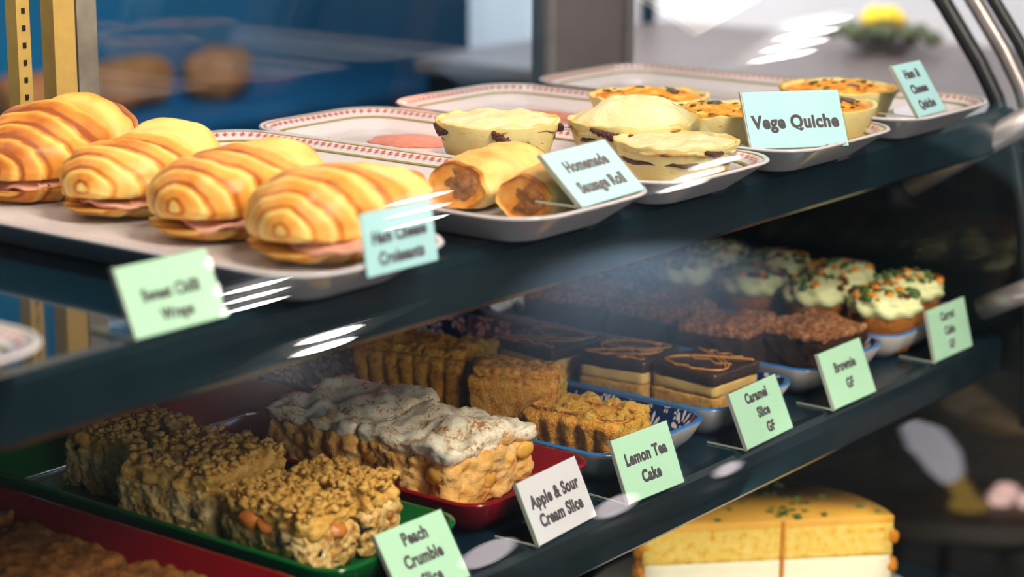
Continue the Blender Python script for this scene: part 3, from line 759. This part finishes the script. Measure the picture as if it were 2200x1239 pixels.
def cupcake(x, y, label, seed):
    t = thing('carrot_cake', label, 'cupcake', (x, y, ZT), seed*1.7, 'frosted carrot cakes on the end dish')
    H = .033
    mesh('cake_base', roughen(revolve([(.021, 0), (.0225, .001), (.029, H*.9), (.028, H), (.001, H+.002)], 48), .0007, 200, seed), 'cup_cake', t)
    def fr(r, z, a, i):
        return r*.90*(1+.06*sin(a*9+z*260)*(1 if r > .008 else 0)+.05*noise.noise(Vector((cos(a)*1.5, sin(a)*1.5, seed)))), z+.002*noise.noise(Vector((cos(a)*2, sin(a)*2, seed+r*90)))
    mesh('frosting', revolve([(.024, H-.002), (.033, H), (.0352, H+.005), (.034, H+.008), (.0322, H+.009), (.0332, H+.012), (.0305, H+.0155), (.022, H+.0178), (.012, H+.0195), (.001, H+.020)], 72, fr), 'frosting', t)
    r_ = random.Random(int(seed*31)); G = {'nut_orange': [], 'nut_dark': [], 'nut_green': []}
    for q in range(44):
        a, rr = r_.random()*2*pi, .029*sqrt(r_.random()); z = H+.0192-.0045*(rr/.03)**2.2+.0006
        m = r_.choice(['nut_orange', 'nut_dark', 'nut_green', 'nut_green'])
        G[m].append(blob((rr*cos(a), rr*sin(a), z), .0019+.0026*r_.random(), q+seed, .5, (1.2, .8, .7)))
    for m, nm in (('nut_orange', 'apricot_bits'), ('nut_dark', 'cranberry_bits'), ('nut_green', 'seed_bits')):
        o = mesh(nm, join(*G[m]), m, t); o['kind'] = 'stuff'
rows = [.822, .889, .956, 1.023]
cl = [('front carrot cake on the near side, brown base visible beside the brownies', 'second carrot cake from the front on the near side', 'third carrot cake from the front on the near side', 'rear carrot cake on the near side, pinkish through the glass haze'),
      ('front carrot cake on the far side, just behind the carrot cake card', 'second carrot cake from the front on the far side', 'third carrot cake from the front on the far side', 'rear carrot cake on the far side of the end dish')]
for c, (x, dy) in enumerate(((1.606, 0), (1.672, .012))):
    for i, y in enumerate(rows): cupcake(x, y+dy, cl[c][i], 1+i+c*5.3)

def muesli(x, y, z, rz, w, d, label, seed, tilt=0):
    o = mesh('muesli_slice', roughen(rbox(w, d, .019, .004, 34, 6), .0024, 110, seed, True, .003, 130), 'muesli', None, (x, y, z), rz)
    o.rotation_euler.x = tilt
    tag(o, label, 'cake slice', 'muesli slices at the lower left')
muesli(.772, .858, ZT, radians(2), .088, .10, 'front muesli slice at the bottom left corner of the frame', 1)
muesli(.772, .968, ZT, radians(-3), .086, .10, 'middle muesli slice in front of the green dish', 2)
muesli(.778, 1.075, ZT, radians(4), .084, .09, 'rear dark muesli slice at the left frame edge', 3)

# ---------------------------------------------------------------- half cake on the deck
ck = thing('cream_layer_cake', 'yellow layer cake with white cream on the bottom deck, cut open toward the glass', 'cake', (1.512, .875, .7012), radians(-44.5))
def half_disc(R, z0, z1, n=40, rough=0, seed=0, m=14):
    """half a cylinder: flat cut face along x at y = 0, round side towards +y"""
    out = []
    P = [(-R+2*R*k/m, 0) for k in range(m)]+[(R*cos(pi*k/n), R*sin(pi*k/n)) for k in range(n)]
    q = len(P); V = []; L = 8
    for i in range(L+1):
        z = z0+(z1-z0)*i/L
        for x, y in P:
            k = 1+rough*noise.noise(Vector((x*60, y*60, z*90+seed)))
            V.append((x*k, y*k if y > 0 else y-rough*.03*noise.noise(Vector((x*50, 4, z*50+seed))), z))
    F = [(i*q+k, i*q+(k+1) % q, (i+1)*q+(k+1) % q, (i+1)*q+k) for i in range(L) for k in range(q)]
    F.append(tuple(range(q-1, -1, -1))); F.append(tuple(L*q+k for k in range(q)))
    return V, F
CR = .112
mesh('sponge_bottom', half_disc(CR, .008, .036, rough=.01), 'sponge', ck)
mesh('cream_layer', half_disc(CR*.985, .036, .064, rough=.02, seed=2), 'cream', ck)
mesh('sponge_top', half_disc(CR, .064, .094, rough=.012, seed=4), 'sponge', ck)
mesh('glaze', half_disc(CR*1.004, .094, .100, rough=.004, seed=6), 'glaze_yellow', ck)
cr = []
r_ = random.Random(5)
for q in range(70):
    a = pi*q/69
    for z in (.02, .05, .078): cr.append(blob((CR*1.005*cos(a), CR*1.005*sin(a)+.003, z+.012*(r_.random()-.5)), .003+.003*r_.random(), q+z*99, .5, (1, 1, 1.3)))
mesh('crumb_edge', join(*cr), 'sponge_crust', ck)
mesh('cut_line', move(rbox(.0035, .004, .094, .0015, 4, 8), (.012, -.0012, .006)), 'sponge_crust', ck)
gs = []
for q in range(46):
    a, rr = pi*r_.random(), CR*.95*sqrt(r_.random())
    gs.append(blob((rr*cos(a), rr*sin(a)*.96+.003, .1006), .0017+.0014*r_.random(), q, .5, (1.3, 1, .5)))
mesh('seed_bits', join(*gs), 'nut_green', ck)['kind'] = 'stuff'
tag(mesh('cake_board', move(revolve([(.15, 0), (.156, .001), (.158, .006), (.156, .008), (.0005, .008)], 64), (0, 0, 0)), 'white_glaze', None, (1.545, .905, .7004)), 'round white board under the cream layer cake', 'cake board')

# ---------------------------------------------------------------- price cards
def text_geo(lines, w, h, size, lh, align=0, dy=0):
    """lettering as a thin mesh in the x, y plane, centred"""
    gs = []
    for i, ln in enumerate(lines):
        cu = bpy.data.curves.new('t', 'FONT'); cu.body = ln; cu.size = size; cu.offset = size*.042; cu.extrude = .00012
        cu.align_x = 'CENTER'; cu.resolution_u = 4; cu.space_character = 1.08
        ob = bpy.data.objects.new('t', cu); scene.collection.objects.link(ob)
        dg = bpy.context.evaluated_depsgraph_get(); me = bpy.data.meshes.new_from_object(ob.evaluated_get(dg))
        V = [tuple(v.co) for v in me.vertices]; F = [tuple(p.vertices) for p in me.polygons]
        bpy.data.objects.remove(ob); bpy.data.curves.remove(cu); bpy.data.meshes.remove(me)
        xs = [v[0] for v in V]; k = min(.82, w*.90/(max(xs)-min(xs)))
        y = ((len(lines)-1)/2-i)*lh-size*.34+dy
        gs.append(([(v[0]*k+align*i*.003, v[1]+y, v[2]) for v in V], F))
    return join(*gs)
def card(X, Y, z, yaw, w, h, lean, col, lines, label, size=.0112, lh=.0135, align=0, dy=0, clip=False, foot=.034):
    t = thing('price_card', label, 'sign', (X, Y, z), radians(yaw), 'price cards in clear holders')
    le = radians(lean)
    def place(g):   # card plane (x, height, towards the viewer) to the leaning plane
        return [(x, y*sin(le)-q*cos(le), y*cos(le)+q*sin(le)) for x, y, q in g[0]], g[1]
    mesh('paper_card', place(box(-w/2+.0008, .0006, -.0004, w/2-.0008, h-.0006, .0002)), col, t, smooth=False)
    mesh('clear_holder', join(place(box(-w/2, 0, .0003, w/2, h, .0013)), place(box(-w/2, 0, -.0016, w/2, h, -.0006)),
                              box(-w/2, 0, 0, w/2, foot, .0012) if not clip else place(box(-w*.15, h*.2, -.005, w*.15, h*.26, -.0016))), 'acrylic', t, smooth=False)
    if not clip: mesh('polished_edge', join(box(-w/2-.0008, 0, .0001, -w/2, foot, .0013), place(box(-w/2-.0008, 0, -.0016, -w/2, h, .0013))), 'edge', t, smooth=False)
    g = text_geo(lines, w, h, size, lh, align, dy)
    mesh('lettering', place(([(v[0], v[1]+h/2, v[2]+.0004) for v in g[0]], g[1])), 'ink', t, smooth=False)
    return t
SH = LO+.0003
card(.7246, .769, UP+.0003, -.6, .0645, .0387, 24, 'card_green', ['Sweet Chilli', 'Wraps'], 'pale green sweet chilli wraps card, blurred, below the croissants', .0092, .0115, dy=-.004)
card(.8523, .729, UP+.0145, -.6, .0600, .0356, 9, 'card_blue', ['Ham Cheese', 'Croissants'], 'pale blue ham cheese croissants card before the front croissant', .0098, .0118, dy=-.003, clip=True)
card(1.0639, .7355, UP+.0215, 3.2, .0767, .0439, 47, 'card_blue', ['Homemade', 'Sausage Roll'], 'pale blue homemade sausage roll card leaning back on the platter rim', .0118, .0165)
card(1.3257, .7527, UP+.0180, -38.5, .0770, .0468, 34, 'card_blue', ['Vege Quiche'], 'pale blue vege quiche card turned toward the viewer', .0145, .014, dy=-.002)
card(1.5178, .7431, UP+.0215, .7, .0522, .0471, 34, 'card_blue', ['Ham &', 'Cheese', 'Quiche'], 'narrow pale blue ham and cheese quiche card at the far end', .0105, .0135)
card(1.0651, .7688, SH, 3.9, .0732, .0442, 25.4, 'card_white', ['Apple & Sour', 'Cream Slice'], 'white apple and sour cream slice card in front of the red dish', .0118, .0135, 0, -.001)
card(1.1653, .7653, SH, -2.9, .0662, .0465, 22, 'card_green', ['Lemon Tea', 'Cake'], 'pale green lemon tea cake card in front of the lemon cake', .0118, .0145, 0, -.001)
card(1.3246, .7684, SH, 1.7, .0728, .0449, 24, 'card_green', ['Caramel', 'Slice', 'GF'], 'pale green caramel slice card between lemon and brownie cards', .0108, .0130, 1)
card(1.4561, .7673, SH, -.3, .0702, .0472, 22.7, 'card_green', ['Brownie', 'GF'], 'pale green brownie card in front of the brownies', .0112, .0150)
card(1.6380, .7696, SH, -.2, .0738, .0458, 14.5, 'card_green', ['Carrot', 'Cake', 'GF'], 'pale green carrot cake card at the far right of the lower shelf', .0105, .0128)
card(.9292, .7684, SH, -.6, .0636, .0468, 32, 'card_green', ['Peach', 'Crumble', 'Slice'], 'pale green peach crumble slice card cut off by the bottom edge', .0112, .0138)
hd = thing('card_holder', 'empty clear card holder seen edge on beside the front pie', 'card holder', (1.262, .772, UP+.0068), radians(52))
mesh('clear_sheet', join(([(x, y*.6, y*.8+.0) for x, y in ((-.03, 0), (.03, 0), (.03, .058), (-.03, .058))]+[(x, y*.6+.0012, y*.8-.0008+.0008) for x, y in ((-.03, 0), (.03, 0), (.03, .058), (-.03, .058))], [(0, 1, 2, 3), (7, 6, 5, 4), (0, 4, 5, 1), (1, 5, 6, 2), (2, 6, 7, 3), (3, 7, 4, 0)]), box(-.03, 0, 0, .03, .03, .0012)), 'acrylic', hd, smooth=False)

# ---------------------------------------------------------------- beyond the case
M['white_panel'] = plain('white_enamel', srgb(214, 212, 216), .4, .4, var=.03, scale=6)
M['blue_top'] = plain('blue_bench_top', srgb(16, 84, 122), .45, .4, var=.15, scale=8)
M['bench_top'] = plain('grey_bench_top', srgb(104, 94, 92), .4, .4, var=.1, scale=8)
M['loaf'] = bready('brown_loaf_crust', [(.3, srgb(112, 66, 36)), (.7, srgb(166, 108, 60))], 20, .4, .6)  # brown for lumps that imitate croissants mirrored in the sliding door
fr_ = thing('white_fridge', 'tall white fridge standing behind the case doors', 'fridge', (3.14, 2.31, 0))
mesh('body', rbox(.31, .178, 2.0, .012, 4), 'white_panel', fr_, smooth=False)
mesh('door_seal', box(.155, -.085, .05, .158, .085, 1.95), 'gasket', fr_, smooth=False)
bn = thing('kitchen_bench', 'blue topped kitchen bench in front of the blue wall', 'bench', (3.05, 3.72, 0))
mesh('worktop', move(rbox(2.1, .6, .04, .008, 4), (0, 0, .66)), 'blue_top', bn, smooth=False)
mesh('cabinet_body', box(-1.02, -.27, 0, 1.02, .28, .66), 'blue_wall', bn, smooth=False)
for i, (x, y) in enumerate(((3.02, 3.62), (3.30, 3.66), (3.56, 3.63))):  # solid lumps standing in for the croissants' reflections in the sliding door
    tag(mesh('bread_loaf', roughen(rbox(.24, .14, .11, .045, 14), .006, 14, i+1), 'loaf', None, (x, y, .7005), .3*i),
        ('leftmost brown loaf on the kitchen bench, blurred', 'middle brown loaf on the kitchen bench, blurred', 'brown loaf on the kitchen bench nearest the white fridge')[i], 'bread', 'loaves on the kitchen bench')
sc_ = thing('side_counter', 'grey topped side counter with a dark front beyond the end of the case', 'counter', (2.95, 1.45, 0))
mesh('counter_top', move(rbox(.75, 1.46, .03, .008, 4), (0, 0, .975)), 'bench_top', sc_, smooth=False)
mesh('cabinet_front', box(-.35, -.72, 0, .34, .72, .975), 'case_dark', sc_, smooth=False)
mesh('splashback', box(.36, -.75, 0, .385, .75, 1.5), 'white_panel', sc_, smooth=False)
pl = thing('flower_bowl', 'blurred yellow bloom with dark leaves in a low bowl on the side counter', 'plant', (3.12, 1.62, 1.0055))
M['leaf'] = plain('dark_leaf_green', srgb(70, 84, 50), .6, .3, var=.4, scale=60)
M['yellow_bloom'] = plain('yellow_petals', srgb(250, 214, 50), .5, .3, var=.1, scale=60)
M['pot'] = plain('dark_clay_pot', srgb(60, 56, 58), .6, .3)
mesh('bowl', revolve([(.03, 0), (.055, .012), (.058, .016), (.054, .016), (.001, .012)], 32), 'pot', pl)
mesh('foliage', join(*[blob((.10*cos(q*2.4)*sqrt(q/18), .10*sin(q*2.4)*sqrt(q/18), .026+.014*((q*7) % 5)/5), .018, q, .5, (1, 1, .6)) for q in range(18)]), 'leaf', pl)
mesh('bloom', join(*[blob((.020*cos(q*1.26)-.01, .020*sin(q*1.26), .054+.006*(q % 2)), .02, q, .3, (1, 1, .7)) for q in range(6)]), 'yellow_bloom', pl)

# ---------------------------------------------------------------- café lamps overhead, mirrored in the glass
M['lamp_glow'] = glow('lamp_tube_glow', (1, .95, .88, 1), 40)
M['lamp_body'] = plain('white_lamp_body', srgb(200, 200, 200), .5, .3)
def ceiling_lamp(x, y, n, L, gap, label, r=.016, rz=0, skew=.0):
    t = thing('ceiling_lamp', label, 'lamp', (x, y, 2.6), rz, 'tube lamps over the café floor')
    w = gap*(n-1)
    mesh('housing', box(-L/2-.02-skew, -w/2-.05, .03, L/2+.02+skew, w/2+.05, .06), 'lamp_body', t, smooth=False)
    mesh('hanging_rod', tube([(0, 0, .05), (0, 0, .60)], .006, 8), 'lamp_body', t)
    for k in range(n):
        pts = [((q/10-.5)*L-(k-(n-1)/2)*skew, (k-(n-1)/2)*gap, 0) for q in range(11)]
        mesh('tube', tube(pts, [r*max(.05, 1-(2*q/10-1)**2)**.5 for q in range(11)], 10), 'lamp_glow', t)
ceiling_lamp(3.44, -1.75, 3, .20, .127, 'three tube lamp hanging over the café, second from the case', .014, 0, .10)
ceiling_lamp(3.55, -1.20, 3, .20, .128, 'three tube lamp hanging over the café nearest the counter', .014, 0, .105)
ceiling_lamp(5.24, -1.64, 3, .24, .125, 'three tube lamp hanging farther along the café', .014, 0, .06)
ceiling_lamp(4.27, -.33, 4, .27, .078, 'four tube lamp hanging off the far end of the case', .014, 0, .022)
ceiling_lamp(4.72, -2.95, 2, .26, .26, 'two tube lamp hanging by the café front wall', .036, 0, .20)
# added café-side glowing bodies that the lower glass mirrors as blobs and a streak
M['globe_glow'] = glow('frosted_globe_glow', (1, .86, .88, 1), 6)
M['bottle_glow'] = glow('frosted_bottle_glow', (.95, .90, 1, 1), 1.6)
M['gold'] = glow('amber_lamp_neck_glow', (1, .62, .12, 1), .9)
M['candle_glow'] = glow('tea_light_glow', (1, .62, .55, 1), 4)
M['wood'] = plain('dark_stained_wood', srgb(60, 44, 36), .5, .4, var=.3, scale=12)
tb = thing('cafe_table', 'small dark café table in front of the case', 'table', (2.46, -.55, 0))
mesh('tabletop', revolve([(.01, .60), (.27, .60), (.28, .61), (.27, .62), (.01, .62)], 48), 'wood', tb)
mesh('pedestal', tube([(0, 0, .02), (0, 0, .605)], .03, 12), 'case_dark', tb)
mesh('foot', revolve([(.19, 0), (.19, .012), (.04, .03), (.001, .03)], 40), 'case_dark', tb)
for i, (x, y, r) in enumerate(((2.335, -.665, .044), (2.40, -.705, .030), (2.52, -.545, .036), (2.64, -.40, .022))):  # unseen glowing globes, added for pale blobs mirrored in the glass
    g = thing('globe_lamp', ('frosted globe lamp nearest the case on the café table', 'second frosted globe lamp on the café table', 'third and largest frosted globe lamp on the café table', 'tiny frosted globe lamp at the table rim')[i], 'lamp', (x, y, .6205), 0, 'globe lamps on the café table')
    mesh('globe', revolve([(max(.002, r*sin(pi*k/16)), .012+r*(1-cos(pi*k/16))) for k in range(17)], 24), 'globe_glow', g)
    mesh('lamp_base', revolve([(r*.6, 0), (r*.6, .01), (r*.3, .014), (.001, .014)], 24), 'case_dark', g)
st = thing('low_stool', 'low dark stool standing off the end of the case', 'stool', (3.19, -.13, 0))
mesh('seat', rbox(.28, .28, .03, .008, 4), 'wood', st).location.z = .21
for sx in (-1, 1):
    for sy in (-1, 1): mesh('leg', tube([(sx*.11, sy*.11, 0), (sx*.10, sy*.10, .211)], .012, 8), 'wood', st)
bt = thing('bottle_lamp', 'slender frosted bottle lamp tilted on an amber foot on the low stool', 'lamp', (3.165, -.135, .2415))  # unseen glowing body, added for the pale streak in the glass
mesh('foot', join(revolve([(.034, 0), (.034, .006), (.012, .010), (.001, .010)], 32), tube([(0, 0, .008), (-.02, -.026, .06)], .017, 16)), 'gold', bt)
ax = Vector((-.11, -.14, .29)).normalized()
g = revolve([(.02, 0), (.031, .03), (.033, .18), (.022, .24), (.014, .28), (.001, .282)], 32)
q = Vector((0, 0, 1)).rotation_difference(ax)
mesh('bottle', ([tuple(q @ Vector(p)+Vector((-.018, -.024, .055))) for p in g[0]], g[1]), 'bottle_glow', bt)
for i, (x, y) in enumerate(((3.215, -.10), (3.26, -.11), (3.235, -.055))):  # unseen glowing discs, added for the pink dots in the glass
    tag(mesh('tea_light', revolve([(.018, 0), (.02, .004), (.02, .016), (.012, .02), (.001, .021)], 24), 'candle_glow', None, (x, y, .2405)),
        ('glowing tea light nearest the bottle lamp', 'glowing tea light at the far corner of the stool', 'glowing tea light at the back of the stool')[i], 'candle', 'tea lights on the low stool')
